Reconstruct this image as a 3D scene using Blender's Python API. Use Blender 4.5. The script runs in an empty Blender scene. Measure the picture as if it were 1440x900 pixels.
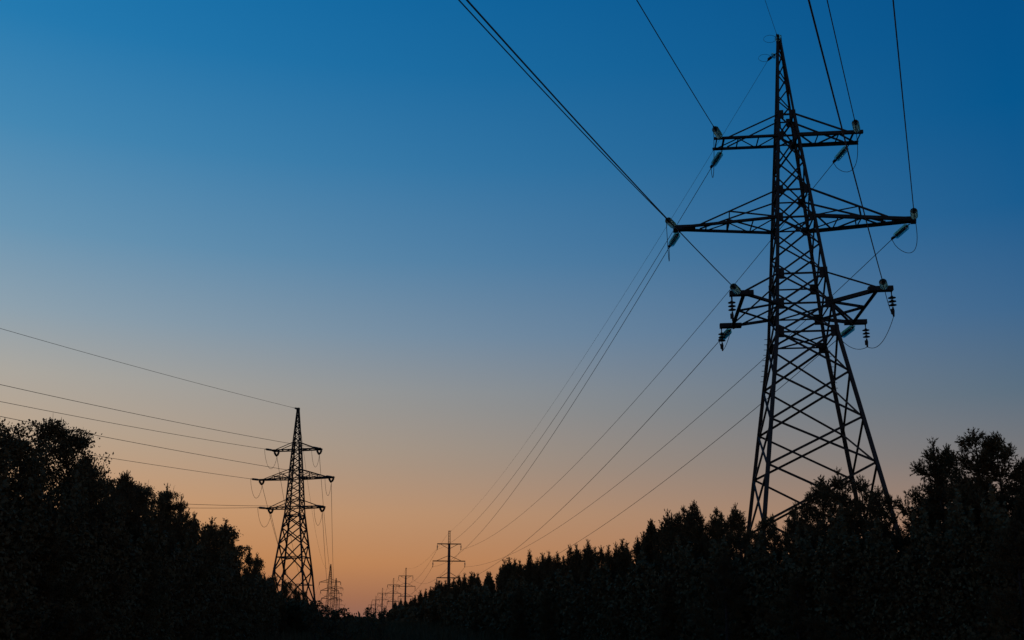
import bpy, math, random
import numpy as np
from mathutils import Vector, Matrix, Quaternion
S = bpy.context.scene
COL = S.collection
R = math.radians

# ------------------------------------------------------------------ camera
FPX, PITCH, EYE = 1500.0, R(15.9), 1.6          # focal length in photo pixels (1440 wide), tilt, eye height
cam = bpy.data.cameras.new('camera'); cam_o = bpy.data.objects.new('camera', cam); COL.objects.link(cam_o)
cam_o.location = (0, 0, EYE); cam_o.rotation_euler = (math.pi/2 + PITCH, 0, 0)
cam.sensor_width = 36; cam.lens = FPX/1440*36; cam.clip_start = 0.1; cam.clip_end = 20000
S.camera = cam_o

# ------------------------------------------------------------------ sky and sun (dusk)
SUN_AZ = -34.0                                   # degrees, from +Y towards +X
def lin(c): return tuple((v/255/12.92 if v/255 <= .04045 else ((v/255+.055)/1.055)**2.4) for v in c) + (1,)
world = bpy.data.worlds.new('World'); S.world = world; world.use_nodes = True
nt = world.node_tree; N = nt.nodes; LK = nt.links
bg = N['Background']; bg.inputs['Strength'].default_value = 1.0
geo = N.new('ShaderNodeTexCoord')
sep = N.new('ShaderNodeSeparateXYZ'); LK.new(geo.outputs['Generated'], sep.inputs[0])
def M(op, a, b=None, clamp=False):
    n = N.new('ShaderNodeMath'); n.operation = op; n.use_clamp = clamp
    for k, v in enumerate((a, b)):
        if v is None: continue
        if isinstance(v, (int, float)): n.inputs[k].default_value = v
        else: LK.new(v, n.inputs[k])
    return n.outputs[0]
elev = M('DIVIDE', M('ARCSINE', sep.outputs[2]), R(90), True)            # 0 horizon .. 1 zenith
hyp = M('SQRT', M('ADD', M('MULTIPLY', sep.outputs[0], sep.outputs[0]), M('MULTIPLY', sep.outputs[1], sep.outputs[1])))
dot = M('DIVIDE', M('ADD', M('MULTIPLY', sep.outputs[0], math.sin(R(SUN_AZ))), M('MULTIPLY', sep.outputs[1], math.cos(R(SUN_AZ)))), M('MAXIMUM', hyp, 1e-4))
away = M('DIVIDE', M('ARCCOSINE', M('MINIMUM', M('MAXIMUM', dot, -1.0), 1.0)), math.pi)   # 0 towards the set sun .. 1 opposite
def ramp(stops):
    n = N.new('ShaderNodeValToRGB'); LK.new(elev, n.inputs[0]); cr = n.color_ramp; cr.interpolation = 'LINEAR'
    while len(cr.elements) > 1: cr.elements.remove(cr.elements[-1])
    for k, (deg, c) in enumerate(stops):
        e = cr.elements[0] if k == 0 else cr.elements.new(deg/90)
        e.position = deg/90; e.color = lin(c)
    return n.outputs[0]
toward = ramp([(0, (146, 102, 88)), (1.2, (166, 110, 80)), (3, (196, 133, 78)), (5.5, (206, 152, 100)), (9, (188, 163, 134)), (12, (172, 166, 154)),
               (15, (142, 160, 170)), (19, (104, 148, 176)), (24, (66, 134, 176)), (29, (34, 120, 172)), (33, (18, 112, 168)), (50, (8, 84, 140)), (90, (4, 52, 100))])
side = ramp([(0, (126, 96, 92)), (1.2, (144, 104, 84)), (3, (166, 120, 92)), (5.5, (146, 122, 108)), (8, (114, 114, 116)), (11, (86, 107, 124)),
             (15, (58, 100, 138)), (20, (22, 90, 140)), (25, (0, 84, 138)), (33, (0, 76, 132)), (50, (0, 58, 108)), (90, (0, 40, 80))])
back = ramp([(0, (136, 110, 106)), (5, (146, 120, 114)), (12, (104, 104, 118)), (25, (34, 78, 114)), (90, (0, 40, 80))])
def mix(f, a, b):
    n = N.new('ShaderNodeMix'); n.data_type = 'RGBA'; LK.new(f, n.inputs[0]); LK.new(a, n.inputs[6]); LK.new(b, n.inputs[7]); return n.outputs[2]
def mapr(v, a, b):
    n = N.new('ShaderNodeMapRange'); LK.new(v, n.inputs[0]); n.inputs[1].default_value = a; n.inputs[2].default_value = b; return n.outputs[0]
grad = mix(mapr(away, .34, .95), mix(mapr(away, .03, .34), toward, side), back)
sky = N.new('ShaderNodeTexSky'); sky.sky_type = 'NISHITA'; sky.sun_disc = False
sky.sun_elevation = R(-2.0); sky.sun_rotation = R(SUN_AZ); sky.ozone_density = 3.0
scl = N.new('ShaderNodeVectorMath'); scl.operation = 'SCALE'; scl.inputs['Scale'].default_value = 0.06; LK.new(sky.outputs[0], scl.inputs[0])
add = N.new('ShaderNodeVectorMath'); add.operation = 'ADD'; LK.new(grad, add.inputs[0]); LK.new(scl.outputs[0], add.inputs[1])
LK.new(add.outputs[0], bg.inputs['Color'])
sun = bpy.data.lights.new('sun', 'SUN'); sun.energy = 0.02; sun.angle = R(3); sun.color = (1, .72, .5)
sun_o = bpy.data.objects.new('sun', sun); COL.objects.link(sun_o)
sd = Vector((math.sin(R(SUN_AZ))*math.cos(R(1)), math.cos(R(SUN_AZ))*math.cos(R(1)), math.sin(R(1))))
sun_o.rotation_euler = (-sd).to_track_quat('-Z', 'Y').to_euler()
S.view_settings.view_transform = 'Standard'; S.view_settings.look = 'None'; S.view_settings.exposure = 0; S.view_settings.gamma = 1

# ------------------------------------------------------------------ helpers
def ray(px, py):
    u = (px-720)/FPX; v = (450-py)/FPX; c, s = math.cos(PITCH), math.sin(PITCH)
    return Vector((u, c-v*s, s+v*c))
def az_of(px, py=840):
    r = ray(px, py); return math.atan2(r.x, r.y)
def ztop(px, py, d):                      # height at ground distance d of what is seen at (px, py)
    r = ray(px, py); return EYE + d*r.z/math.hypot(r.x, r.y)
def spot(px, d, py=840):
    a = az_of(px, py); return Vector((d*math.sin(a), d*math.cos(a), 0))

def material(name, col, rough=.6, metal=0, var=.25, scale=4, **kw):
    m = bpy.data.materials.new(name); m.use_nodes = True; t = m.node_tree; b = t.nodes['Principled BSDF']
    nz = t.nodes.new('ShaderNodeTexNoise'); nz.inputs['Scale'].default_value = scale; nz.inputs['Detail'].default_value = 6
    tc = t.nodes.new('ShaderNodeTexCoord'); t.links.new(tc.outputs['Object'], nz.inputs['Vector'])
    cr = t.nodes.new('ShaderNodeValToRGB'); t.links.new(nz.outputs['Fac'], cr.inputs[0])
    cr.color_ramp.elements[0].position = .3; cr.color_ramp.elements[1].position = .7
    cr.color_ramp.elements[0].color = tuple(c*(1-var) for c in col)+(1,); cr.color_ramp.elements[1].color = tuple(min(1, c*(1+var)) for c in col)+(1,)
    t.links.new(cr.outputs[0], b.inputs['Base Color'])
    b.inputs['Roughness'].default_value = rough; b.inputs['Metallic'].default_value = metal
    b.inputs['Specular IOR Level'].default_value = kw.get('spec', .2)
    if 'trans' in kw: b.inputs['Transmission Weight'].default_value = kw['trans']
    if 'bump' in kw:
        bp = t.nodes.new('ShaderNodeBump'); bp.inputs['Strength'].default_value = kw['bump']; t.links.new(nz.outputs['Fac'], bp.inputs['Height']); t.links.new(bp.outputs[0], b.inputs['Normal'])
    return m
STEEL = material('weathered_steel', (.05, .043, .036), .8, 0, .3, 6)
CONC = material('pole_concrete', (.075, .068, .06), .9, 0, .25, 3, bump=.2)
GLASS = material('green_insulator_glass', (.30, .72, .66), .08, 0, .06, 8, spec=.5, trans=.96)
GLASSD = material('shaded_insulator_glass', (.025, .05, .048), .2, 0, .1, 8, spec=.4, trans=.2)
CABLE = material('aluminium_cable', (.045, .042, .04), .7, 0, .1, 9)
BARK = material('bark', (.06, .045, .035), .95, 0, .35, 12, bump=.4)
NEEDLE = material('pine_needles', (.12, .088, .042), .85, 0, .3, 3, spec=.05)
LEAF = material('broad_leaves', (.12, .09, .042), .8, 0, .3, 3, spec=.05)
GRASS = material('dry_grass', (.12, .09, .045), .95, 0, .4, 1.5, spec=.0)
SOIL = material('meadow_ground', (.045, .045, .028), .95, 0, .4, .4, bump=.5, spec=.0)

def mesh(name, verts, faces, mat):
    me = bpy.data.meshes.new(name); me.from_pydata([tuple(v) for v in verts], [], [tuple(f) for f in faces]); me.materials.append(mat); return me
def tri_mesh(name, V, mat, k=3):
    """V: (n*k,3) array, every k verts one face"""
    V = np.asarray(V, dtype=np.float32).reshape(-1, 3); n = len(V)//k
    me = bpy.data.meshes.new(name); me.vertices.add(len(V)); me.vertices.foreach_set('co', V.ravel())
    me.loops.add(n*k); me.loops.foreach_set('vertex_index', np.arange(n*k, dtype=np.int32))
    me.polygons.add(n); me.polygons.foreach_set('loop_start', np.arange(0, n*k, k, dtype=np.int32)); me.polygons.foreach_set('loop_total', np.full(n, k, dtype=np.int32))
    me.update(calc_edges=True); me.materials.append(mat); return me
def obj(name, me, parent=None, mat=None, **props):
    o = bpy.data.objects.new(name, me); COL.objects.link(o)
    if parent is not None: o.parent = parent
    if mat is not None: o.matrix_local = mat
    for k, v in props.items(): o[k] = v
    return o
def tag(o, label, cat, group=None):
    o['label'] = label; o['category'] = cat
    if group: o['group'] = group
    return o
def empty(name, loc, rz=0):
    o = bpy.data.objects.new(name, None); COL.objects.link(o); o.location = loc; o.rotation_euler = (0, 0, rz); o.empty_display_size = .3; return o
def tube(pts, rad, n=6, cap=True):
    """verts, faces of a round tube along pts; rad a number or one per point"""
    pts = [Vector(p) for p in pts]; V = []; Fc = []
    rad = rad if hasattr(rad, '__len__') else [rad]*len(pts)
    for i, p in enumerate(pts):
        d = (pts[min(i+1, len(pts)-1)] - pts[max(i-1, 0)]).normalized()
        ref = Vector((0, 0, 1)) if abs(d.z) < .9 else Vector((1, 0, 0))
        x = d.cross(ref).normalized(); y = d.cross(x)
        for k in range(n):
            a = 2*math.pi*k/n; V.append(p + (x*math.cos(a)+y*math.sin(a))*rad[i])
    for i in range(len(pts)-1):
        for k in range(n):
            a, b = i*n+k, i*n+(k+1) % n; Fc.append((a, b, b+n, a+n))
    if cap: Fc.append(tuple(range(n))); Fc.append(tuple(range(len(V)-n, len(V)))[::-1])
    return V, Fc
def join(parts):
    V = []; Fc = []
    for v, f in parts:
        o = len(V); V += list(v); Fc += [tuple(i+o for i in q) for q in f]
    return V, Fc
def box(c, sx, sy, sz):
    c = Vector(c); V = [c+Vector((x*sx/2, y*sy/2, z*sz/2)) for x in (-1, 1) for y in (-1, 1) for z in (-1, 1)]
    return V, [(0, 1, 3, 2), (4, 6, 7, 5), (0, 4, 5, 1), (2, 3, 7, 6), (0, 2, 6, 4), (1, 5, 7, 3)]
def prof(s, t):                          # angle-iron section
    return [(-s*.3, -s*.3), (s*.7, -s*.3), (s*.7, -s*.3+t), (-s*.3+t, -s*.3+t), (-s*.3+t, s*.7), (-s*.3, s*.7)]
_bars = {}
def bar_mesh(s):
    k = round(s*1000)
    if k not in _bars:
        p = prof(s, s*.16); V = [(x, y, 0) for x, y in p] + [(x, y, 1) for x, y in p]
        Fc = [(i, (i+1) % 6, (i+1) % 6+6, i+6) for i in range(6)] + [(0, 3, 2, 1), (0, 5, 4, 3), (6, 7, 8, 9), (6, 9, 10, 11)]
        _bars[k] = mesh('angle_bar', V, Fc, STEEL)
    return _bars[k]
def bar_matrix(p, q, twist=0):
    p, q = Vector(p), Vector(q); d = q-p
    return Matrix.Translation(p) @ d.to_track_quat('Z', 'Y').to_matrix().to_4x4() @ Matrix.Rotation(twist, 4, 'Z') @ Matrix.Diagonal((1, 1, d.length, 1))
def bar(name, p, q, s, parent, twist=0): return obj(name, bar_mesh(s), parent, bar_matrix(p, q, twist))
def bar_geo(p, q, s, twist=0):
    m = bar_matrix(p, q, twist); me = bar_mesh(s)
    return [m @ v.co for v in me.vertices], [tuple(f.vertices) for f in me.polygons]
_plates = {}
def plate(p, w, h, parent, t=.03):
    k = (w, h, t)
    if k not in _plates:
        v, f = box((0, 0, 0), w, t, h)
        _plates[k] = mesh('gusset', v, f, STEEL)
    return obj('gusset_plate', _plates[k], parent, Matrix.Translation(p))

# ------------------------------------------------------------------ insulators and wires
def lathe(profile, n=14):
    V = []; Fc = []
    for r, z in profile:
        for k in range(n): a = 2*math.pi*k/n; V.append((r*math.cos(a), r*math.sin(a), z))
    for i in range(len(profile)-1):
        for k in range(n): a, b = i*n+k, i*n+(k+1) % n; Fc.append((a, b, b+n, a+n))
    Fc.append(tuple(range(n))[::-1]); Fc.append(tuple(range(len(V)-n, len(V))))
    return V, Fc
DISC = mesh('glass_disc', *lathe([(.035, 0), (.05, .012), (.10, .03), (.128, .062), (.132, .078), (.118, .07), (.085, .058), (.05, .06), (.03, .085)]), GLASS)
CAPM = mesh('disc_cap', *lathe([(.02, -.03), (.045, -.02), (.05, .012), (.03, .02)], 8), STEEL)
RODM = mesh('shackle', *tube([(0, 0, 0), (0, 0, .12), (0, 0, .26)], [.03, .022, .028], 6), STEEL)
CLAMP = mesh('tension_clamp', *join([tube([(0, 0, 0), (0, 0, .16), (0, 0, .42)], [.03, .06, .035], 6), box((.04, 0, .2), .1, .07, .22)]), STEEL)
SHED = mesh('dark_disc', *lathe([(.04, 0), (.06, .02), (.13, .05), (.14, .07), (.06, .075), (.035, .11)], 12), STEEL)
def string(p, d, n, label, group=None, detail=True, pitch=.13, mat=None):
    """tension or suspension string from p along d; returns its far end"""
    p, d = Vector(p), Vector(d).normalized()
    root = bpy.data.objects.new('insulator_string', None); COL.objects.link(root)
    root.matrix_world = Matrix.Translation(p) @ d.to_track_quat('Z', 'Y').to_matrix().to_4x4()
    tag(root, label, 'insulator', group)
    L = .2 + n*pitch
    obj('shackle', RODM, root)
    if detail:
        for i in range(n):
            m = Matrix.Translation((0, 0, .22+i*pitch)) @ Matrix.Diagonal((1.2, 1.2, 1, 1))
            g = obj('glass_disc', DISC if mat is None else mat, root, m)
            obj('metal_cap', CAPM, g)
    else:
        prof_ = [(.03, .2)]
        for i in range(n):
            z = .22+i*pitch; prof_ += [(.05, z), (.14, z+.05), (.14, z+.08), (.05, z+.09)]
        key = ('stack', n)
        if key not in _plates: _plates[key] = mesh('disc_stack', *lathe(prof_+[(.03, L+.05)], 8), GLASSD)
        obj('disc_stack', _plates[key], root, kind='stuff')
    obj('clamp', CLAMP, root, Matrix.Translation((0, 0, L)))
    return p + d*(L+.4)
def sagline(a, b, sag, n=36):
    a, b = Vector(a), Vector(b)
    return [a.lerp(b, i/n) - Vector((0, 0, 4*sag*(i/n)*(1-i/n))) for i in range(n+1)]
def wire(name, pts, r, label, cat='power line', group=None):
    o = obj(name, mesh(name, *tube(pts, r, 6), CABLE)); tag(o, label, cat, group); return o
def jumper(a, b, dip, out, label, r=.014, group='jumper loops under the pylon arms'):
    a, b = Vector(a), Vector(b); pts = []
    for i in range(21):
        t = i/20; s = 4*t*(1-t); pts.append(a.lerp(b, t) - Vector((0, 0, dip*s**.75)) + Vector(out)*s)
    return wire('jumper_cable', pts, r, label, 'cable', group)

# ------------------------------------------------------------------ lattice angle pylon
class Pylon:
    """local axes: a along the arms, b away from the camera side, z up"""
    def __init__(s, pos, yaw, prof_, depth, tilt=0.0, name='lattice_pylon'):
        s.root = empty(name, pos, yaw); s.root.rotation_euler = (0, tilt, yaw)
        s.M = Matrix.Translation(pos) @ Matrix.Rotation(yaw, 4, 'Z') @ Matrix.Rotation(tilt, 4, 'Y')
        s.prof, s.depth = prof_, depth
    def w(s, z):
        P = s.prof
        for (z0, w0), (z1, w1) in zip(P, P[1:]):
            if z <= z1: return w0+(w1-w0)*(z-z0)/(z1-z0)
        return P[-1][1]
    def c(s, k, z, d=0):            # corner k (0 near-left, 1 near-right, 2 far-right, 3 far-left)
        w = s.w(z)+d; a, b = ((-1, -1), (1, -1), (1, 1), (-1, 1))[k % 4]
        return Vector((a*w, b*w*s.depth, z))
    def W(s, p): return s.M @ Vector(p)
    def legs(s, size):
        zs = [p[0] for p in s.prof]
        for k in range(4):
            for (z0, z1), sz in zip(zip(zs, zs[1:]), size):
                bar('leg', s.c(k, z0), s.c(k, z1), sz, s.root, (k+2.0)*math.pi/2)
    def xpanel(s, z0, z1, sz, faces=(0, 1, 2, 3), zig=None):
        for f in faces:
            pairs = ((f, f+1), (f+1, f)) if zig is None else (((f, f+1),) if (zig+f) % 2 else ((f+1, f),))
            for i, (k, l) in enumerate(pairs):
                off = (.012 if i else -.03)
                bar('brace', s.c(k, z0, off), s.c(l, z1, off), sz, s.root, f*math.pi/2)
    def ring(s, z, sz, cross=False):
        for f in range(4): bar('strut', s.c(f, z, -.02), s.c(f+1, z, -.02), sz, s.root)
        if cross:
            bar('strut', s.c(0, z-.05, -.05), s.c(2, z-.05, -.05), sz, s.root); bar('strut', s.c(1, z-.11, -.05), s.c(3, z-.11, -.05), sz, s.root)
    def gussets(s, z, w=.34, h=.42):
        for k in range(4):
            p = s.c(k, z); sg = -1 if p.x > 0 else 1
            plate(p + Vector((sg*w*.32, (-.035 if p.y < 0 else .035), 0)), w, h, s.root)
    def arm(s, side, z, ztie, tipa, tipb, posts, sc, st, sz, nose=0, tie_at=.8):
        """one cross-arm: two bottom chords, two ties, plan zigzag, posts at the given fractions"""
        A = bpy.data.objects.new('crossarm', None); COL.objects.link(A); A.parent = s.root
        kn, kf = (0, 3) if side < 0 else (1, 2)
        rn, rf = s.c(kn, z, .01), s.c(kf, z, .01); tn, tf = Vector((side*tipa, -tipb, z)), Vector((side*tipa, tipb, z))
        bar('chord', rn, tn, sc, A); bar('chord', rf, tf, sc, A, math.pi)
        un, uf = s.c(kn, ztie, .01), s.c(kf, ztie, .01)
        en, ef = rn.lerp(tn, tie_at)+Vector((0, 0, .06)), rf.lerp(tf, tie_at)+Vector((0, 0, .06))
        bar('tie', un, en, st, A); bar('tie', uf, ef, st, A)
        last = 0.03; flip = 0
        for q in list(posts)+[.96]:
            p0, p1 = (rn, tn), (rf, tf)
            if flip: p0, p1 = p1, p0
            dz = Vector((0, 0, -.03-.012*flip))
            bar('lacing', p0[0].lerp(p0[1], last)+dz, p1[0].lerp(p1[1], q)+dz, sz, A)
            bar('lacing', rn.lerp(tn, q)-Vector((0, 0, .05)), rf.lerp(tf, q)-Vector((0, 0, .05)), sz, A)
            last = q; flip ^= 1
        return A, rn, rf, tn, tf, un, uf, en, ef
    def posts(s, A, rn, tn, un, en, qs, tie_at, sz, back=True):
        for q in qs:
            lo = rn.lerp(tn, q); hi = un.lerp(en, q/tie_at)
            bar('post', lo, hi, sz, A)
            if back: bar('lacing', hi, rn+Vector((0, 0, .04)), sz, A)

CLEAR, WOOD = 'clearing-side', 'wood-side'
SIDE = {-1: CLEAR, 1: WOOD}
AZ_OUT, AZ_IN = R(-8.8), R(21.8)
def hdir(az, slope): return Vector((math.sin(az)*math.cos(slope), math.cos(az)*math.cos(slope), math.sin(slope)))

# ---- first concrete pole geometry (needed for the wires)
POLES = []
for px, py in ((632, 747), (571, 799), (553.5, 813.5), (538, 827), (528.7, 838), (522.3, 846)):
    r = ray(px, py); el = r.z/math.hypot(r.x, r.y); d = 17.1/el
    POLES.append(Vector((d*math.sin(math.atan2(r.x, r.y)), d*math.cos(math.atan2(r.x, r.y)), 0)))
PARM = [(16.3, 2.3), (13.1, 3.1), (10.0, 2.3)]       # height, half length of the arms: upper, middle, lower
PT = .155
pu = Vector((math.cos(AZ_OUT), -math.sin(AZ_OUT), 0))   # arm direction of the concrete poles
def pole_end(i, lev, side): return POLES[i] + pu*side*PARM[lev][1] + Vector((0, 0, PARM[lev][0]-1.05))

# ---- the big pylon
big = Pylon(Vector((12.93, 46, 0)), R(-6.05), [(-.3, 3.43), (13.77, 1.281), (24.63, .375), (28.7, .07)], 1.18)
tag(big.root, 'tall dark lattice steel pylon towering over the young pines, wires passing overhead', 'pylon', None)
big.legs([.2, .17, .12])
for z0, z1 in ((0, 2.4), (2.4, 5.5), (5.5, 7.9), (7.9, 9.85), (9.85, 11.87), (11.87, 13.77)): big.xpanel(z0, z1, .095)
for z0, z1 in ((13.77, 15.09), (15.09, 16.51)): big.xpanel(z0, z1, .085)
for z0, z1 in ((16.51, 17.9), (17.9, 19.28), (19.28, 20.67), (20.67, 22.05), (22.05, 23.49), (23.49, 24.63)): big.xpanel(z0, z1, .075)
zz = [24.63, 25.35, 26.05, 26.75, 27.4, 28.0, 28.45]
for i, (z0, z1) in enumerate(zip(zz, zz[1:])): big.xpanel(z0, z1, .06, zig=i)
for z, c in ((13.77, True), (15.09, True), (16.51, False), (19.28, True), (20.67, False), (23.49, True), (24.63, False)): big.ring(z, .075, c)
for z in (13.77, 15.09, 16.51): big.gussets(z, .36, .5)
for z in (19.28, 20.67, 23.49, 24.63): big.gussets(z, .3, .42)
for z in (7.9, 9.85, 11.87): big.gussets(z, .14, .2)
v, f = join([box((0, 0, 28.62), .24, .24, .42), box((.1, -.02, 28.9), .06, .05, .3)])
obj('peak_plate', mesh('peak_plate', v, f, STEEL), big.root)
bolt = mesh('step_bolt', *tube([(0, 0, 0), (-.2, 0, 0)], .014, 5), STEEL)
for i in range(9):
    z = 12.3+i*.24; obj('step_bolt', bolt, big.root, Matrix.Translation(big.c(3, z)))
    obj('step_bolt', bolt, big.root, Matrix.Translation(big.c(2, z-.6)) @ Matrix.Rotation(math.pi, 4, 'Z'))
IN = -hdir(AZ_IN, R(6.6)); OUT = hdir(AZ_OUT, R(-4.5))
far_back = big.root.location - hdir(AZ_IN, 0)*165
LEV = ['upper', 'middle', 'lower']
for side in (-1, 1):
    sd_ = SIDE[side]
    # upper arm
    A, *g = big.arm(side, 23.49, 24.63, 3.4, .55, (.3, .62), .15, .07, .06, tie_at=.76)
    bar('end_beam', (side*2.95, -.62, 23.44), (side*2.95, .62, 23.44), .1, A)
    # middle arm
    A, rn, rf, tn, tf, un, uf, en, ef = big.arm(side, 19.28, 20.67, 5.05, .14, (.25, .5, .74), .15, .075, .06, tie_at=.8)
    big.posts(A, rn, tn, un, en, (.5,), .8, .06); big.posts(A, rf, tf, uf, ef, (.5,), .8, .06)
    v, f = join([box((side*4.95, 0, 19.29), 1.0, .34, .22), box((side*5.35, 0, 19.26), .22, .2, .3)]); obj('nose_plate', mesh('nose_plate', v, f, STEEL), A)
    # lower arm, flared towards its tips
    A = bpy.data.objects.new('crossarm', None); COL.objects.link(A); A.parent = big.root
    kn, kf = (0, 3) if side < 0 else (1, 2); z = 15.09
    rn, rf = big.c(kn, z), big.c(kf, z); tn, tf = Vector((side*2.75, -3.0, z)), Vector((side*2.75, 2.15, z)); md = tn.lerp(tf, .5)
    bar('chord', rn, tn, .16, A); bar('chord', rf, tf, .14, A); bar('end_beam', tn, tf, .16, A)
    bar('lacing', rn, md, .1, A); bar('lacing', rf, md, .1, A); bar('lacing', rn-Vector((0, 0, .12)), tf-Vector((0, 0, .12)), .08, A)
    bar('tie', big.c(kn, 16.51), tn+Vector((0, 0, .1)), .075, A); bar('tie', big.c(kf, 16.51), tf+Vector((0, 0, .1)), .075, A)
    for t_ in (tn, tf):
        v, f = box(t_+Vector((side*.12, 0, .03)), 1.0, .3, .2); obj('tip_plate', mesh('tip_plate', v, f, STEEL), A)
    # strings, conductors and jumpers
    near = [(side*3.12, -.62, 23.52), (side*5.4, -.08, 19.36), (side*3.0, -3.15, 15.14)]
    farp = [(side*2.95, .62, 23.38), (side*5.2, .1, 19.12), (side*2.85, 2.3, 14.98)]
    for l in range(3):
        a = big.W(near[l]); b = big.W(farp[l])
        e1 = string(a, IN, 8, f'glass disc string pulling overhead from the {LEV[l]} {sd_} arm of the tall pylon', 'tension strings of the tall pylon')
        e2 = string(b, (pole_end(0, l, side)-b).normalized()+Vector((0, 0, -.05)), 8, f'slanting glass disc string below the {LEV[l]} {sd_} arm of the tall pylon', 'tension strings of the tall pylon')
        end = far_back + Vector((near[l][0], 0, e1.z-.5))
        end.x = e1.x - 165*math.sin(AZ_IN); end.y = e1.y - 165*math.cos(AZ_IN)
        wire('conductor', sagline(e1, end, 4.35, 48), .019, f'thick cable running overhead from the {LEV[l]} {sd_} arm of the tall pylon', group='overhead conductors of the tall pylon')
        wire('conductor', sagline(e2, pole_end(0, l, side), 3.6, 48), .016, f'cable from the {LEV[l]} {sd_} tall pylon arm to the tallest concrete pole', group='conductors to the concrete poles')
        if l < 2:
            jumper(e1, e2, 1.25, big.M.to_3x3() @ Vector(((.4 if side > 0 else .0), 0, 0)), f'thin cable loop hanging below the {LEV[l]} {sd_} arm of the tall pylon')
        else:
            ends = []
            for j, q in enumerate(((side*3.3, -3.0, 15.0), (side*3.3, 2.15, 15.0))):
                ends.append(string(big.W(q), (0, 0, -1), 3, f'short hanging string of three dark discs at the {("front", "rear")[j]} tip of the lower {sd_} arm', 'jumper support strings', pitch=.16, mat=SHED))
            pts = []
            for p0, p1, dp in ((e1, ends[0], .3), (ends[0], ends[1], .5 if side > 0 else .2), (ends[1], e2, .3 if side > 0 else .1)):
                for i in range(12):
                    t = i/12; pts.append(Vector(p0).lerp(p1, t)-Vector((0, 0, dp*4*t*(1-t))))
            pts.append(e2); wire('jumper_cable', pts, .014, f'cable looping under the two short strings of the lower {sd_} arm', 'cable', 'jumper loops under the pylon arms')
# earth wire of the big pylon
ap = big.W((0, 0, 28.8))
e1 = string(ap, IN, 1, 'single glass disc on top of the tall pylon peak', 'earth wire fittings of the tall pylon')
a2 = big.W((-.1, .1, 28.2))
e2 = string(a2, OUT+Vector((-.3, 0, 0)), 1, 'single glass disc just below the tall pylon peak', 'earth wire fittings of the tall pylon')
wire('earth_wire', sagline(e1, Vector((e1.x-165*math.sin(AZ_IN), e1.y-165*math.cos(AZ_IN), e1.z)), 3.2, 48), .009, 'thin earth wire leaving the tall pylon peak overhead', group='earth wires')
wire('earth_wire', sagline(e2, POLES[0]+Vector((0, 0, 18.55)), 2.7, 48), .009, 'thin earth wire from the tall pylon peak to the tallest concrete pole', group='earth wires')
for c_, e_, lb in ((ap, e1, 'thin wire ring at the top of the tall pylon peak'), (a2, e2, 'thin wire ring beside the neck of the tall pylon peak')):
    pts = []
    for i in range(17):
        t = i/16; ang = math.pi*2*t; pts.append(Vector(c_)*(1-.5) + Vector(e_)*.5 + big.M.to_3x3() @ Vector((-.28+.3*math.cos(ang)-.1, 0, .2*math.sin(ang)-.06)))
    wire('bonding_loop', pts, .008, lb, 'wire', 'bonding loops')

# ---- the smaller-looking pylon across the clearing
LP = Vector((-27.55, 136.9, 0))
TILT = R(-1.4)
lef = Pylon(Vector((LP.x+.35, LP.y, 0)), R(-5.4), [(-.3, 2.62), (7.96, 1.83), (14.81, .99), (24.1, .42), (28.6, .1)], 1.15, TILT)
tag(lef.root, 'complete lattice steel pylon rising behind the wood across the clearing', 'pylon', None)
lef.legs([.26, .24, .2, .15])
for z0, z1 in ((0, 3.9), (3.9, 7.96), (7.96, 11.2), (11.2, 13.2), (13.2, 14.81)): lef.xpanel(z0, z1, .13)
for z0, z1 in zip((14.81, 15.8, 16.74, 17.66, 18.58, 19.49, 20.62, 21.5, 22.35), (15.8, 16.74, 17.66, 18.58, 19.49, 20.62, 21.5, 22.35, 23.19)): lef.xpanel(z0, z1, .085)
zz = [23.19, 24.1, 24.9, 25.7, 26.5, 27.2, 27.9, 28.4]
for i, (z0, z1) in enumerate(zip(zz, zz[1:])): lef.xpanel(z0, z1, .075)
for z, c in ((6.23, False), (9.61, True), (14.81, True), (15.8, False), (16.74, False), (19.49, False), (20.62, False), (23.19, False), (24.1, False)): lef.ring(z, .1, c)
lef.gussets(7.96, .34, .7); lef.gussets(14.81, .3, .45)
v, f = join([box((0, 0, 28.55), .4, .34, .32)]); obj('peak_plate', mesh('peak_plate', v, f, STEEL), lef.root)
L2 = spot(465, 522, 800); L3 = spot(472.7, 683, 815); L4 = spot(477.4, 960, 840)
lh = [(23.19, 24.1, 3.1, .48), (19.49, 20.62, 4.85, .2), (15.8, 16.74, 3.65, .6)]
lu = Vector((math.cos(R(-8.5)), -math.sin(R(-8.5)), 0))
L2ARM = [(20.4, 5.2), (16.6, 4.4), (13.0, 3.9)]
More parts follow.
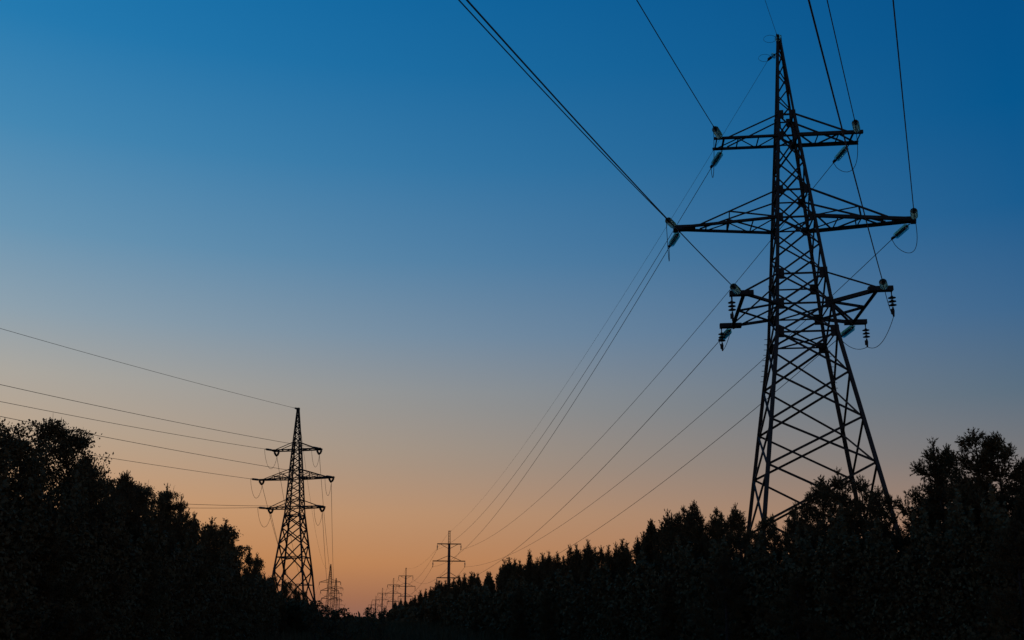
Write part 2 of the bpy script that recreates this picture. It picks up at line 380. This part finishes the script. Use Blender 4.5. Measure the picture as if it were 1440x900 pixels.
for side in (-1, 1):
    sd_ = SIDE[-side]
    for l, (z, zt, ta, tb) in enumerate(lh):
        qs = ((.5,), (.3, .55, .78), (.5,))[l]
        A, rn, rf, tn, tf, un, uf, en, ef = lef.arm(side, z, zt, ta, tb, qs, .15, .1, .085, tie_at=.82)
        if l == 1:
            lef.posts(A, rn, tn, un, en, (.3, .55), .82, .08); lef.posts(A, rf, tf, uf, ef, (.3, .55), .82, .08)
        v, f = box((side*(ta-.1), 0, z+.02), .5, tb*2+.15, .16); obj('tip_plate', mesh('tip_plate', v, f, STEEL), A)
        a = lef.W((side*(ta-.05), -tb, z)); b1 = lef.W((side*(ta+.05), tb, z-.05)); b2 = lef.W((side*(ta-.6), tb, z-.05))
        wname = ['upper', 'middle', 'lower'][l]; sidename = ('far-wood', 'open')[side > 0]
        e1 = string(a, -hdir(AZ_IN, R(3)), 9, f'dark string lying flat off the {wname} {sidename} arm of the distant lattice pylon', 'tension strings of the distant pylon', False)
        far = L2 + lu*side*L2ARM[l][1] + Vector((0, 0, L2ARM[l][0]-1.3))
        mid_ = (b1+b2)/2 + (far-b1).normalized()*1.4 - Vector((0, 0, .45))
        for bb in (b1, b2): string(bb, mid_-bb, 6, f'one of two converging strings on the {wname} {sidename} arm of the distant pylon', f'paired strings {wname} {sidename}', False)
        wire('conductor', sagline(mid_, far, 11.5, 48), .026, f'cable dropping from the {wname} {sidename} arm of the distant lattice pylon to the next one', group='conductors beyond the distant pylon')
        end = e1 - hdir(AZ_IN, 0)*150
        wire('conductor', sagline(e1, end, (2.2, 1.5, 4.1)[l], 40), .024, f'cable crossing above the wood to the {wname} {sidename} arm of the distant lattice pylon', group='conductors over the wood')
        jumper(e1, mid_, 2.0, (0, 0, 0), f'drooping cable loop under the {wname} {sidename} arm of the distant lattice pylon', .022)
ap = lef.W((0, 0, 28.6))
e1 = string(ap-Vector((.15, 0, 0)), -hdir(AZ_IN, R(2)), 1, 'single disc on the peak of the distant lattice pylon', 'earth wire fittings of the distant pylon', False)
wire('earth_wire', sagline(e1, e1-hdir(AZ_IN, 0)*150, 1.7, 40), .02, 'thin earth wire crossing above the wood to the distant lattice pylon peak', group='earth wires')
wire('earth_wire', sagline(ap, L2+Vector((0, 0, 28.7)), 9, 40), .018, 'thin earth wire from the distant lattice pylon peak to the next one', group='earth wires')

# ---- two small far lattice pylons and the pole beyond them
def far_pylon(pos, arms, prof_, label, top):
    P = Pylon(pos, R(-8.5), prof_, 1.0, 0, 'lattice_pylon'); tag(P.root, label, 'pylon', 'far pylons at the end of the clearing')
    geo_ = []
    for k in range(4):
        for (z0, w0), (z1, w1) in zip(prof_, prof_[1:]): geo_.append(bar_geo(P.c(k, z0), P.c(k, z1), .17))
    me = mesh('legs', *join(geo_), STEEL); obj('leg_frame', me, P.root, kind='stuff')
    geo_ = []; z = 0
    while z < top-1.2:
        h = max(1.0, P.w(z)*1.5); z1 = min(z+h, top-.3)
        for f_ in range(4): geo_.append(bar_geo(P.c(f_, z), P.c(f_+1, z1), .065)); geo_.append(bar_geo(P.c(f_+1, z), P.c(f_, z1), .065))
        z = z1
    obj('lattice_bracing', mesh('bracing', *join(geo_), STEEL), P.root, kind='stuff')
    for z, half in arms:
        A = bpy.data.objects.new('crossarm', None); COL.objects.link(A); A.parent = P.root
        for s_ in (-1, 1):
            for kk in (0, 3):
                bar('chord', P.c(kk if s_ < 0 else (1, 2)[kk == 3], z), (s_*half, 0, z), .24, A)
                bar('tie', P.c(kk if s_ < 0 else (1, 2)[kk == 3], z+1.25), (s_*half*.97, 0, z+.1), .16, A)
            obj('insulator', mesh('insulator', *tube([(s_*half, 0, z), (s_*half, 0, z-.5), (s_*half, 0, z-1.35)], [.1, .16, .13], 6), STEEL), A)
    return P
far_pylon(L2, L2ARM, [(-.3, 1.9), (13, 1.05), (21.6, .7), (28.7, .1)], 'far lattice pylon with a tall thin peak, first beyond the complete one', 28.7)
L3ARM = [(22.6, 4.6), (19.3, 4.0), (15.9, 3.9)]
far_pylon(L3, L3ARM, [(-.3, 1.6), (14, .95), (23.8, .55), (28.7, .12)], 'faint far lattice pylon behind the one with the tall thin peak', 28.7)
for side in (-1, 1):
    for l in range(3):
        a = L2 + lu*side*L2ARM[l][1] + Vector((0, 0, L2ARM[l][0]-1.3)); b = L3 + lu*side*L3ARM[l][1] + Vector((0, 0, L3ARM[l][0]-1.3))
        wire('conductor', sagline(a, b, 4, 16), .03, 'faint cable strung between the two far lattice pylons', group='conductors between the far pylons')

# ---- concrete poles
def concrete_pole(pos, arms, H, label, rot, fine, group='concrete poles along the clearing', near=False):
    root = empty('concrete_pole', pos, rot); tag(root, label, 'power pole', group)
    zs = H-2.35
    V_, F_ = tube([(0, 0, -.4), (0, 0, zs*.5), (0, 0, zs)], [.36, .30, .24], 14); obj('shaft', mesh('pole_shaft', V_, F_, CONC), root)
    g = []
    for k in range(4):
        a = ((-1, -1), (1, -1), (1, 1), (-1, 1))[k]; b = ((-1, -1), (1, -1), (1, 1), (-1, 1))[(k+1) % 4]
        g.append(bar_geo((a[0]*.17, a[1]*.17, zs-.1), (a[0]*.13, a[1]*.13, H), .07))
        for i in range(8):
            z = zs+.15+i*.29; g.append(bar_geo((a[0]*.16, a[1]*.16, z), (b[0]*.16, b[1]*.16, z), .06))
    v, f = join(g+[box((.06, 0, H+.03), .5, .3, .1)]); obj('peak', mesh('pole_peak', v, f, STEEL), root, kind='stuff')
    for l, (z, half) in enumerate(arms):
        A = bpy.data.objects.new('crossarm', None); COL.objects.link(A); A.parent = root
        v, f = join([box((0, -.28, z), half*2, .09, .16), box((0, .28, z), half*2, .09, .16)]+[box((s_*half*.97, 0, z), .12, .65, .13) for s_ in (-1, 1)])
        obj('beam', mesh('arm_beam', v, f, STEEL), A)
        dz = -.85 if l == 0 else .95
        for s_ in (-1, 1): bar('tie', (s_*.22, 0, z+dz), (s_*half*.78, 0, z), .09, A)
        if not near:
            for s_ in (-1, 1): obj('insulator', mesh('insulator', *tube([(s_*half*.97, 0, z), (s_*half*.97, 0, z-.4), (s_*half*.97, 0, z-1.05)], [.07, .13, .1], 6), STEEL), A)
    return root
PL = ['tallest concrete pole with three cross-arms standing above the young pines', 'concrete pole next beyond the tallest one, base hidden by the wood edge', 'third concrete pole in the row running away from the tall pylon',
      'fourth concrete pole in the row running away from the tall pylon', 'fifth concrete pole in the row running away from the tall pylon', 'farthest tiny concrete pole in the row beyond the saplings']
ARMW = ['upper', 'middle', 'lower']
for i, p in enumerate(POLES):
    concrete_pole(p, PARM, 18.7, PL[i], AZ_OUT*-1, True, near=i < 2)
    if i < 2:
        for side in (-1, 1):
            for l in range(3):
                top = p + pu*side*PARM[l][1]*.985 + Vector((0, 0, PARM[l][0]-.05))
                string(top, (0, 0, -1), 4, f'hanging insulator on the {ARMW[l]} {SIDE[side]} arm end of the {("tallest", "second")[i]} concrete pole', 'insulators of the concrete poles', False)
ORD = ['first', 'second', 'third', 'fourth', 'fifth', 'sixth']
for i in range(5):
    for side in (-1, 1):
        for l in range(3):
            wire('conductor', sagline(pole_end(i, l, side), pole_end(i+1, l, side), (3.4, 1.6, 2.4, 3, 3.4)[i], 24), (.022, .026, .028, .03, .03)[i],
                 f'{ARMW[l]} {SIDE[side]} cable between the {ORD[i]} and {ORD[i+1]} concrete poles', group='conductors between the concrete poles')
    wire('earth_wire', sagline(POLES[i]+Vector((0, 0, 18.6)), POLES[i+1]+Vector((0, 0, 18.6)), 2.2, 20), .015, f'thin earth wire between the {ORD[i]} and {ORD[i+1]} concrete poles', group='earth wires')
concrete_pole(L4, [(21, 3.2), (17.2, 4.4), (13.4, 3.4)], 24.5, 'tiny pole seen past the faint far lattice pylons', R(8.5), False)

# ------------------------------------------------------------------ ground
rng = np.random.default_rng(7)
xs = np.concatenate([-np.geomspace(6000, 60, 26), np.linspace(-50, 50, 41), np.geomspace(60, 6000, 26)])
ys = np.concatenate([-np.geomspace(3000, 30, 14), np.linspace(-20, 120, 57), np.geomspace(126, 9000, 44)])
GX, GY = np.meshgrid(xs, ys)
def ground_z(x, y):
    x = np.asarray(x, float); y = np.asarray(y, float); d = np.hypot(x, y)
    und = .10*np.sin(x*.31+1.3)*np.cos(y*.23)+.06*np.sin(x*.9+y*.7)
    return und*np.clip(1-d/300, 0, 1)
GZ = ground_z(GX, GY)
nx, ny = len(xs), len(ys)
gv = np.stack([GX, GY, GZ], -1).reshape(-1, 3)
gf = [(j*nx+i, j*nx+i+1, (j+1)*nx+i+1, (j+1)*nx+i) for j in range(ny-1) for i in range(nx-1)]
g = obj('ground', mesh('ground', gv, gf, SOIL)); g['kind'] = 'structure'
for p in g.data.polygons: p.use_smooth = True

# ------------------------------------------------------------------ plants
def unit(v): return v/np.maximum(np.linalg.norm(v, axis=-1, keepdims=True), 1e-9)
def shoots(P, D, rg, n, length, nlen, wid):
    """needle shoots: P base points, D directions -> triangles"""
    k = len(P); D = unit(D)
    t = rg.random((k, n, 1)); base = P[:, None]+D[:, None]*length*t
    rnd = unit(rg.normal(size=(k, n, 3))); perp = unit(np.cross(D[:, None], rnd))
    nd = unit(D[:, None]*.75+perp*(.9-.45*t)); tip = base+nd*nlen*(.7+.6*rg.random((k, n, 1)))
    wv = unit(np.cross(nd, rg.normal(size=(k, n, 3))))*wid*.5
    return np.stack([base-wv, base+wv, tip], 2).reshape(-1, 3)
def leaves(P, rg, size, flat=.5):
    k = len(P); d = unit(rg.normal(size=(k, 3))); w = unit(np.cross(d, rg.normal(size=(k, 3)))); s = size*(.6+.8*rg.random((k, 1)))
    return np.stack([P-d*s*.5, P+w*s*.32, P+d*s*.5, P-w*s*.32], 1).reshape(-1, 3)
def wood(branches, name):
    vs = []; fs = []; o = 0
    for pts, r0, r1, n in branches:
        v, f = tube(pts, list(np.linspace(r0, r1, len(pts))), n, False); vs += v; fs += [tuple(i+o for i in q) for q in f]; o = len(vs)
    return mesh(name, vs, fs, BARK)
def make_pine(seed, H, Rr, start=.06, whorl=.36, nsh=5, nn=14, slen=.26, nlen=.075, wid=.018, up=.5, knee=.55, cone=1.0, ragged=.5, upow=.7):
    rg = np.random.default_rng(seed); br = []; P = []; D = []
    lean = rg.normal(size=2)*.03*H
    def axis(z): t = z/H; return np.array([lean[0]*t*t, lean[1]*t*t, z])
    br.append(([axis(H*.97*t) for t in np.linspace(0, 1, 8)], .02*H, .008, 7))
    z = start*H
    while z < H*.95:
        t = z/H; m = rg.integers(4, 7); a0 = rg.random()*6.28; big_ = .75+.5*rg.random()
        for k in range(m):
            L = Rr*min(1, (1-t)/knee)**.9*(1-ragged+ragged*1.5*rg.random())*big_+.05
            a = a0+k*6.283/m+rg.normal()*.25; e = up*(.15+.9*t)+rg.normal()*.12
            p0 = axis(z+rg.normal()*.05); pts = [p0]; d = np.array([math.cos(a)*math.cos(e), math.sin(a)*math.cos(e), math.sin(e)])
            ns = 5
            for s in range(ns):
                d = unit(d+np.array([0, 0, .06])+rg.normal(size=3)*.07); pts.append(pts[-1]+d*L/ns)
            br.append((pts, .010+.007*L, .004, 3)); arr = np.array(pts)
            cnt = max(2, int(nsh*(L*2.4+.3)))
            u = .2+.8*rg.random(cnt)**upow; iu = np.minimum((u*ns).astype(int), ns-1); fr = (u*ns-iu)[:, None]
            base = arr[iu]*(1-fr)+arr[iu+1]*fr
            side = unit(rg.normal(size=(cnt, 3))*np.array([1, 1, .5])); out = unit(d*.8+side*.8+np.array([0, 0, .75]))
            tw = out*(.04+.22*rg.random((cnt, 1))*L**.5)
            P.append(base+tw*.7); D.append(out); P.append(base); D.append(out*.5+side)
            P.append(arr[-1:]); D.append((d+np.array([0, 0, .7]))[None])
        z += whorl*(1.15-.5*t)*(.75+.5*rg.random())
    P = np.concatenate(P); D = unit(np.concatenate(D))
    tip = P+D*slen; r = np.hypot(tip[:, 0]-lean[0], tip[:, 1]-lean[1])
    ok = tip[:, 2] < H-cone*r*(.75+.5*rg.random(len(r))); P, D = P[ok], D[ok]
    tp = [(0, 0, 1.), (.55, 0, .8), (-.5, .2, .8), (0, .55, .8), (.1, -.5, .8)]
    P = np.concatenate([P, np.repeat(axis(H-slen*1.1)[None], 5, 0), np.repeat(axis(H-slen*2.0)[None], 5, 0), axis(H-slen*1.6)[None]])
    D = np.concatenate([D, np.array(tp)*.9, np.array(tp), np.array([[0, 0, 1.]])])
    me_c = tri_mesh('pine_crown', shoots(P, D, rg, nn, slen, nlen, wid), NEEDLE); me_t = wood(br, 'pine_trunk')
    return me_t, me_c
def make_leafy(seed, H, Rr, start=.12, nb=16, sub=7, nl=26, size=.085, clump=.2, power=.55, up=.7):
    rg = np.random.default_rng(seed); br = []; P = []
    lean = rg.normal(size=2)*.04*H
    def axis(z): t = z/H; return np.array([lean[0]*t*t+.03*H*math.sin(t*5+seed), lean[1]*t*t, z])
    br.append(([axis(H*.8*t) for t in np.linspace(0, 1, 9)], .022*H, .01, 7))
    tips = [axis(H*.86), axis(H*.9), axis(H*.95), axis(H*.97)]
    for b in range(nb):
        t = start+(.92-start)*(b+rg.random())/nb; a = b*2.4+rg.normal()*.4; e = up*(.5+.6*t)
        L = Rr*(1-t**2.2)**power*(.65+.6*rg.random())+.15
        d = np.array([math.cos(a)*math.cos(e), math.sin(a)*math.cos(e), math.sin(e)]); p = axis(t*H); pts = [p]
        for s in range(5): d = unit(d+rg.normal(size=3)*.14+np.array([0, 0, .06])); pts.append(pts[-1]+d*L/5)
        br.append((pts, .014+.012*L, .006, 4)); arr = np.array(pts)
        for q in range(sub):
            u = .3+.7*rg.random(); i = min(int(u*5), 4); o = arr[i]+(arr[i+1]-arr[i])*(u*5-i)
            dd = unit(d*.6+rg.normal(size=3)*.8+np.array([0, 0, .25])); l2 = (.2+.3*rg.random())*L**.6
            br.append(([o, o+dd*l2*.5, o+dd*l2], .008, .003, 3)); tips += [o+dd*l2, o+dd*l2*.5]
        tips.append(arr[-1])
    tips = np.array(tips); n = len(tips)
    keep = tips[:, 2] < H*1.0; tips = tips[keep]; n = len(tips)
    pts = tips[:, None]+rg.normal(size=(n, nl, 3))*clump*np.array([1, 1, .75])*(.5+.7*rg.random((n, 1, 1)))
    pts = pts.reshape(-1, 3); pts = pts[pts[:, 2] < H]
    me_c = tri_mesh('leaf_crown', leaves(pts, rg, size), LEAF, 4); return wood(br, 'tree_trunk'), me_c

def variants(fn, n, seed, **kw): return [fn(seed+i, **kw) for i in range(n)]
VAR = {
    'near': (6.0, variants(make_pine, 6, 11, H=6.0, Rr=1.1, nsh=12, nn=18, slen=.22, nlen=.06, wid=.026, whorl=.5, ragged=.75, cone=.95, upow=.4)),
    'wide': (6.0, variants(make_pine, 5, 31, H=6.0, Rr=1.4, nsh=12, nn=18, slen=.22, nlen=.06, wid=.026, whorl=.5, knee=.6, ragged=.8, cone=.75, upow=.4)),
    'mid': (6.0, variants(make_pine, 7, 51, H=6.0, Rr=.95, nsh=9, nn=11, slen=.3, nlen=.1, wid=.05, knee=.8, cone=1.5, whorl=.4, ragged=.6)),
    'far': (6.5, variants(make_pine, 6, 71, H=6.5, Rr=1.05, nsh=8, nn=9, slen=.4, nlen=.15, wid=.09, whorl=.48, knee=.9, cone=1.8, ragged=.6)),
    'leafn': (5.2, variants(make_leafy, 4, 91, H=5.2, Rr=1.3, nb=20, sub=8, nl=46, size=.06, clump=.12)),
    'leafm': (5.6, variants(make_leafy, 4, 111, H=5.6, Rr=1.2, nb=15, sub=5, nl=30, size=.11, clump=.18)),
}
rp = random.Random(5)
def plant(kind, pos, h, label, group, name, width=1.0, k=None):
    H0, vs = VAR[kind]; tm, cm = vs[rp.randrange(len(vs)) if k is None else k]
    z = float(ground_z(pos.x, pos.y))
    root = empty(name, (pos.x, pos.y, z-.03), rp.random()*6.28); s = (h-z)/H0; root.scale = (s*width, s*width, s)
    tag(root, label, 'tree' if name != 'sapling' else 'sapling', group)
    obj('trunk', tm, root); obj('crown', cm, root)
    return root
AZL = R(-8.7)
def interp(pts, x):
    for (x0, y0), (x1, y1) in zip(pts, pts[1:]):
        if x <= x1: return y0+(y1-y0)*(x-x0)/(x1-x0)
    return pts[-1][1]
RIGHT = [(540, 866), (550, 851), (558, 843), (568, 844), (583, 839), (590, 833), (600, 827), (615, 819), (625, 817), (640, 812), (650, 807), (690, 806), (702, 801), (710, 789), (722, 787), (730, 796), (745, 789), (757, 786), (770, 778), (790, 784), (800, 771), (820, 773), (830, 765), (845, 769), (865, 768),
         (877, 761), (890, 765), (900, 752), (912, 738), (925, 741), (940, 722), (960, 726), (975, 712), (1000, 722), (1030, 719), (1056, 719), (1090, 724), (1105, 712), (1125, 714), (1140, 698), (1155, 680), (1183, 668), (1215, 672), (1240, 690), (1258, 702), (1280, 706), (1290, 692), (1305, 655), (1330, 636), (1345, 648), (1360, 632), (1385, 616), (1410, 626), (1440, 650), (1500, 640)]
LEFT = [(-60, 600), (0, 600), (15, 594), (30, 600), (45, 616), (52, 618), (62, 600), (80, 598), (95, 606), (112, 632), (122, 652), (140, 658), (150, 674), (165, 666), (180, 672), (197, 679), (212, 688), (228, 684), (240, 700), (253, 700), (264, 724), (275, 727), (285, 736), (297, 731), (310, 738), (320, 733), (330, 758), (345, 769), (358, 772), (370, 790), (385, 809), (400, 814), (412, 822), (425, 832), (440, 845), (450, 855), (458, 868)]
def rdist(x):                       # the wood edge runs parallel to the clearing, 13 m off its middle
    return min(13/math.sin(max(az_of(x)-AZL, R(2.2))), 300)
def ldist(x):
    return min(6.1/math.sin(max(AZL-az_of(x), R(.5))), 126-max(0, x-400)*.25)
# ---- trees whose tops stand out, one by one: (x, y of the top, kind, width, label)
NEAR_R = [(1371, 600, 'wide', 1.0, 'largest bushy young pine with twin tops at the wood edge past the tall pylon'), (1399, 604, 'wide', .95, 'young pine grown against the largest twin-topped pine'),
          (1429, 640, 'near', 1.1, 'lower young pine on the outer flank of the largest pines'), (1318, 614, 'near', .95, 'slender young pine beside the largest pines, sky showing through its lower boughs'),
          (1334, 622, 'near', .8, 'narrow young pine squeezed between the slender one and the largest pines'), (1299, 662, 'near', .9, 'short pine with spreading boughs at the foot of the slender pine'),
          (1184, 654, 'near', .95, 'pointed young pine standing in front of the tall pylon legs'), (1153, 667, 'near', .95, 'young pine with round top in front of the tall pylon lattice'),
          (1214, 664, 'wide', .95, 'broad young pine covering the far leg of the tall pylon'), (1237, 680, 'wide', .8, 'low broad pine at the outer leg of the tall pylon'),
          (1139, 692, 'near', .8, 'small pine beside the round-topped pine before the pylon'), (1104, 703, 'near', .6, 'thin little pine between the tall pylon legs')]
for n_, (x, y, kd, wd, lb) in enumerate(NEAR_R):
    d = rdist(x)*(1+.02*(n_ % 3)); plant(kd, spot(x, d, y), ztop(x, y, d), lb, None, 'pine_tree', wd)
PEAK_R = [(1120, 711), (1086, 719), (1072, 716), (1043, 705), (1034, 710), (1011, 711), (1018, 717), (1002, 720), (985, 700), (977, 705), (961, 709), (968, 716), (940, 714), (947, 719), (954, 722), (932, 729), (919, 729), (913, 729), (902, 746), (907, 750), (895, 752), (878, 755), (884, 760), (866, 761), (858, 764), (848, 766), (838, 767), (829, 757), (834, 764), (822, 768),
          (808, 763), (801, 765), (814, 772), (788, 775), (794, 780), (778, 781), (771, 773), (765, 776), (751, 772), (757, 783), (741, 784), (729, 786), (735, 793), (722, 784), (717, 782), (710, 785), (703, 796), (693, 804), (684, 803), (675, 805), (664, 803), (652, 805), (645, 808), (638, 811), (632, 813), (626, 815), (622, 817), (619, 815), (612, 818), (605, 824), (598, 827), (592, 829), (585, 836), (578, 841), (570, 841), (563, 841), (556, 844)]
for x, y in PEAK_R:
    d = rdist(x)*(.97+.06*rp.random())
    kd = 'near' if x > 960 else ('mid' if x > 720 else 'far')
    zone = ('pointed young pine in the wood edge just beside the tall pylon', 'young pines beside the tall pylon') if x > 890 else (('small pointed pine in the wood edge between the tall pylon and the first concrete pole', 'pines between pylon and poles') if x > 655 else ('tiny far pine in the wood edge around the concrete pole bases', 'far pines around the pole bases'))
    plant(kd, spot(x, d, y), ztop(x, y, d), zone[0], zone[1], 'pine_tree', .62+.25*rp.random())
NEAR_L = [(16, 589, 'leafn', .8, 'dense leafy tree at the near end of the wood across the clearing'), (71, 589, 'leafn', .75, 'tall gappy leafy tree with sky showing through its crown'), (95, 602, 'leafn', .7, 'leafy tree leaning out from the flank of the gappy tree'),
          (-30, 592, 'leafn', 1.1, 'leafy tree beside the dense one at the near end of the wood'), (134, 652, 'leafn', .7, 'low leafy tree stepping down from the gappy tree'), (164, 661, 'near', .8, 'small pine with blunt top beyond the low leafy tree'), (176, 660, 'near', .75, 'small pine paired with the blunt-topped pine'),
          (228, 677, 'near', .8, 'round-topped pine standing clear of the descending wood edge'), (253, 693, 'near', .7, 'narrow pine with a knobbed top below the round-topped pine'), (297, 725, 'mid', .8, 'forked little pine on the descending wood edge'), (318, 727, 'mid', .75, 'pointed pine ending the higher part of the descending wood edge'), (272, 717, 'mid', .6, 'thin pine spike between the knobbed and forked pines')]
for n_, (x, y, kd, wd, lb) in enumerate(NEAR_L):
    d = ldist(x)*(1+.03*(n_ % 2)); plant(kd, spot(x, d, y), ztop(x, y, d), lb, None, 'pine_tree' if kd != 'leafn' else 'leafy_tree', wd)
PEAK_L = [(108, 616), (118, 636), (147, 672), (155, 670), (187, 673), (197, 676), (206, 683), (215, 684), (238, 690), (246, 705), (260, 708), (281, 733), (289, 730), (305, 734), (311, 736), (325, 738), (333, 757), (340, 764), (347, 766), (356, 769), (363, 776), (369, 784), (374, 798), (380, 804), (388, 808), (396, 810), (403, 813), (409, 818), (416, 822), (421, 826), (428, 831), (434, 837), (440, 843), (446, 848), (452, 857)]
for i, (x, y) in enumerate(PEAK_L):
    if 180 < x < 400: x -= 7
    d = ldist(x)*(.97+.05*rp.random()); kd = ('leafn', 'near')[i % 2] if x < 240 else ('leafm', 'mid')[i % 3 > 0]
    nm = 'leafy_tree' if kd.startswith('leaf') else 'pine_tree'
    zone = ('higher', 'filling the upper part of the wood edge across the clearing') if x < 330 else ('low', 'on the wood edge in front of the distant lattice pylon')
    plant(kd, spot(x, d, y), ztop(x, y, d), f'{zone[0]} {"leafy tree" if nm == "leafy_tree" else "pine"} {zone[1]}', f'{zone[0]} {nm.replace("_", " ")}s across the clearing', nm, (.7 if x < 180 else .5)+.25*rp.random())
# ---- second rows that close the wood below the sky line
def fill(profile, dist, x0, x1, step_m, label_f, kinds, lo, hi, push, lift=lambda x: 0):
    x = x0
    while x < x1:
        d = dist(x)*(push[0]+(push[1]-push[0])*rp.random()); y = max(interp(profile, x+q_) for q_ in ((0, 9, 18) if profile is LEFT else (0, 6, -6)))
        h = EYE+(ztop(x, y, d)-EYE)*(lo+lift(x)+(hi-lo)*rp.random())
        kd = kinds(x); lb, gr = label_f(x, kd); plant(kd, spot(x, d, y), h, lb, gr, 'leafy_tree' if kd.startswith('leaf') else 'pine_tree', (.95 if x < 180 or x > 460 else .7)+.3*rp.random())
        x += step_m/d*FPX*(.8+.4*rp.random())
def rk(x): return ('wide', 'near')[rp.random() < .5] if x > 960 else ('mid' if x > 720 else 'far')
def lk(x): return ('leafn', 'wide')[rp.random() < .35] if x < 240 else ('leafm', 'mid')[rp.random() < .5]
fill(RIGHT, rdist, 556, 1500, 1.5, lambda x, k: ('bushy pine filling the dark wood below the pointed tops, pylon side', 'filling pines on the pylon side'), rk, .68, .86, (1.03, 1.12), lambda x: .17 if x < 700 else (.13 if x < 900 else (.12 if x < 1245 else .02)))
fill(RIGHT, rdist, 556, 1500, 1.9, lambda x, k: ('low pine at the front of the dark wood on the pylon side', 'front pines on the pylon side'), rk, .45, .72, (.84, .95))
fill(LEFT, ldist, -60, 452, 1.3, lambda x, k: ('bushy %s filling the dark wood across the clearing' % ('leafy tree' if k.startswith('leaf') else 'pine'), 'filling %s across the clearing' % ('leafy trees' if k.startswith('leaf') else 'pines')), lk, .68, .86, (1.03, 1.1), lambda x: .1 if x > 330 else 0)
fill(LEFT, ldist, -60, 452, 1.6, lambda x, k: ('low %s at the front of the dark wood across the clearing' % ('leafy tree' if k.startswith('leaf') else 'pine'), 'front %s across the clearing' % ('leafy trees' if k.startswith('leaf') else 'pines')), lk, .45, .7, (.85, .95))

# ---- undergrowth that nobody could count, one mass per side
def undergrowth(profile, dist, x0, x1, n, label, seed):
    rg = np.random.default_rng(seed); P = []; Sz = []
    xs_ = np.linspace(x0, x1, 260)
    dd = np.array([dist(x) for x in xs_]); tz = np.array([ztop(x, interp(profile, x), d) for x, d in zip(xs_, dd)]); aa = np.array([az_of(x) for x in xs_])
    u = rg.random(n); X = x0+(x1-x0)*u
    D = np.interp(X, xs_, dd); T = np.interp(X, xs_, tz); A_ = np.interp(X, xs_, aa)
    back = .9+.28*rg.random(n); lump = .60+.10*np.sin(X*.11+seed)+.06*np.sin(X*.37)
    Dd = D*back; Z = (rg.random(n)**.9)*(EYE+(T-EYE)*lump)
    P = np.stack([Dd*np.sin(A_), Dd*np.cos(A_), Z], 1)
    size = np.clip(D*.0026, .07, .5)[:, None]
    d = unit(rg.normal(size=(n, 3))); w = unit(np.cross(d, rg.normal(size=(n, 3)))); s = size*(.7+.9*rg.random((n, 1)))
    V = np.stack([P-d*s*.6, P+w*s*.4, P+d*s*.6, P-w*s*.4], 1); V[..., 2] = np.maximum(V[..., 2], -.1)
    o = obj('undergrowth', tri_mesh('undergrowth', V.reshape(-1, 3), LEAF, 4)); o['kind'] = 'stuff'; tag(o, label, 'undergrowth')
undergrowth(RIGHT, rdist, 545, 1520, 330000, 'dense dark thicket under the pines on the pylon side', 3)
undergrowth(LEFT, ldist, -80, 456, 240000, 'dense dark thicket under the trees across the clearing', 4)

# ---- saplings standing in the open middle of the clearing
VAR['sap'] = (2.4, variants(make_leafy, 5, 140, H=2.4, Rr=.5, start=.3, nb=9, sub=3, nl=9, size=.085, clump=.09, up=1.0))
SAP = [(448, 843, 40, .9, 'sapling with few leaves against the base of the distant lattice pylon'), (457, 850, 42, .8, 'thin sapling under the far lattice pylons'), (466, 858, 44, 1.0, 'low leafy sapling under the far lattice pylons'),
       (478, 856, 40, 1.2, 'bushy sapling beneath the faint far pylon'), (490, 854, 40, 1.1, 'round leafy sapling in the middle of the clearing'), (508, 866, 46, .9, 'lowest sapling in the middle of the clearing'), (519, 853, 36, .55, 'leaning sapling with a leafy tip in front of the far concrete poles'),
       (527, 861, 42, .9, 'bushy low sapling in front of the far concrete poles'), (537, 858, 38, .8, 'leafy sapling at the foot of the fourth concrete pole'), (543, 853, 37, .45, 'thin slanting sapling next to the wood edge on the pole side')]
for x, y, d, wd, lb in SAP: plant('sap', spot(x, d, y), ztop(x, y, d), lb, None, 'sapling', wd)

# ---- meadow grass and low scrub over the clearing floor (uncountable)
rg = np.random.default_rng(21); n = 60000
d = 12+rg.random(n)**1.6*330; lat = (rg.random(n)-.42)*np.minimum(24, 8+d*.2)
ca, sa = math.cos(AZL), math.sin(AZL)
X = d*sa+lat*ca; Y = d*ca-lat*sa; Zg = ground_z(X, Y)
hgt = (.35+.5*rg.random(n))*np.clip(1+.25*np.sin(X*.4)*np.cos(Y*.2), .5, 1.4)*np.clip(d/60, .8, 2.4)
w = .02+.0009*d; th = rg.random(n)*6.28; ln = rg.normal(size=(n, 2))*.22*hgt[:, None]
V = np.stack([np.stack([X-np.cos(th)*w, Y-np.sin(th)*w, Zg-.03], 1), np.stack([X+np.cos(th)*w, Y+np.sin(th)*w, Zg-.03], 1), np.stack([X+ln[:, 0], Y+ln[:, 1], Zg+hgt], 1)], 1)
o = obj('meadow_grass', tri_mesh('meadow_grass', V.reshape(-1, 3), GRASS)); o['kind'] = 'stuff'; tag(o, 'rough dark grass covering the clearing floor', 'grass')
# far scrub line closing the clearing at the horizon
n = 9000; d = 170+rg.random(n)*500; lat = (rg.random(n)-.5)*(40+d*.1)
X = d*sa+lat*ca; Y = d*ca-lat*sa; Z = rg.random(n)*(2.2+1.2*rg.random(n))
o = obj('far_scrub', tri_mesh('far_scrub', leaves(np.stack([X, Y, Z], 1), rg, 1.3), LEAF, 4)); o['kind'] = 'stuff'; tag(o, 'low dark scrub closing the clearing at the horizon', 'scrub')
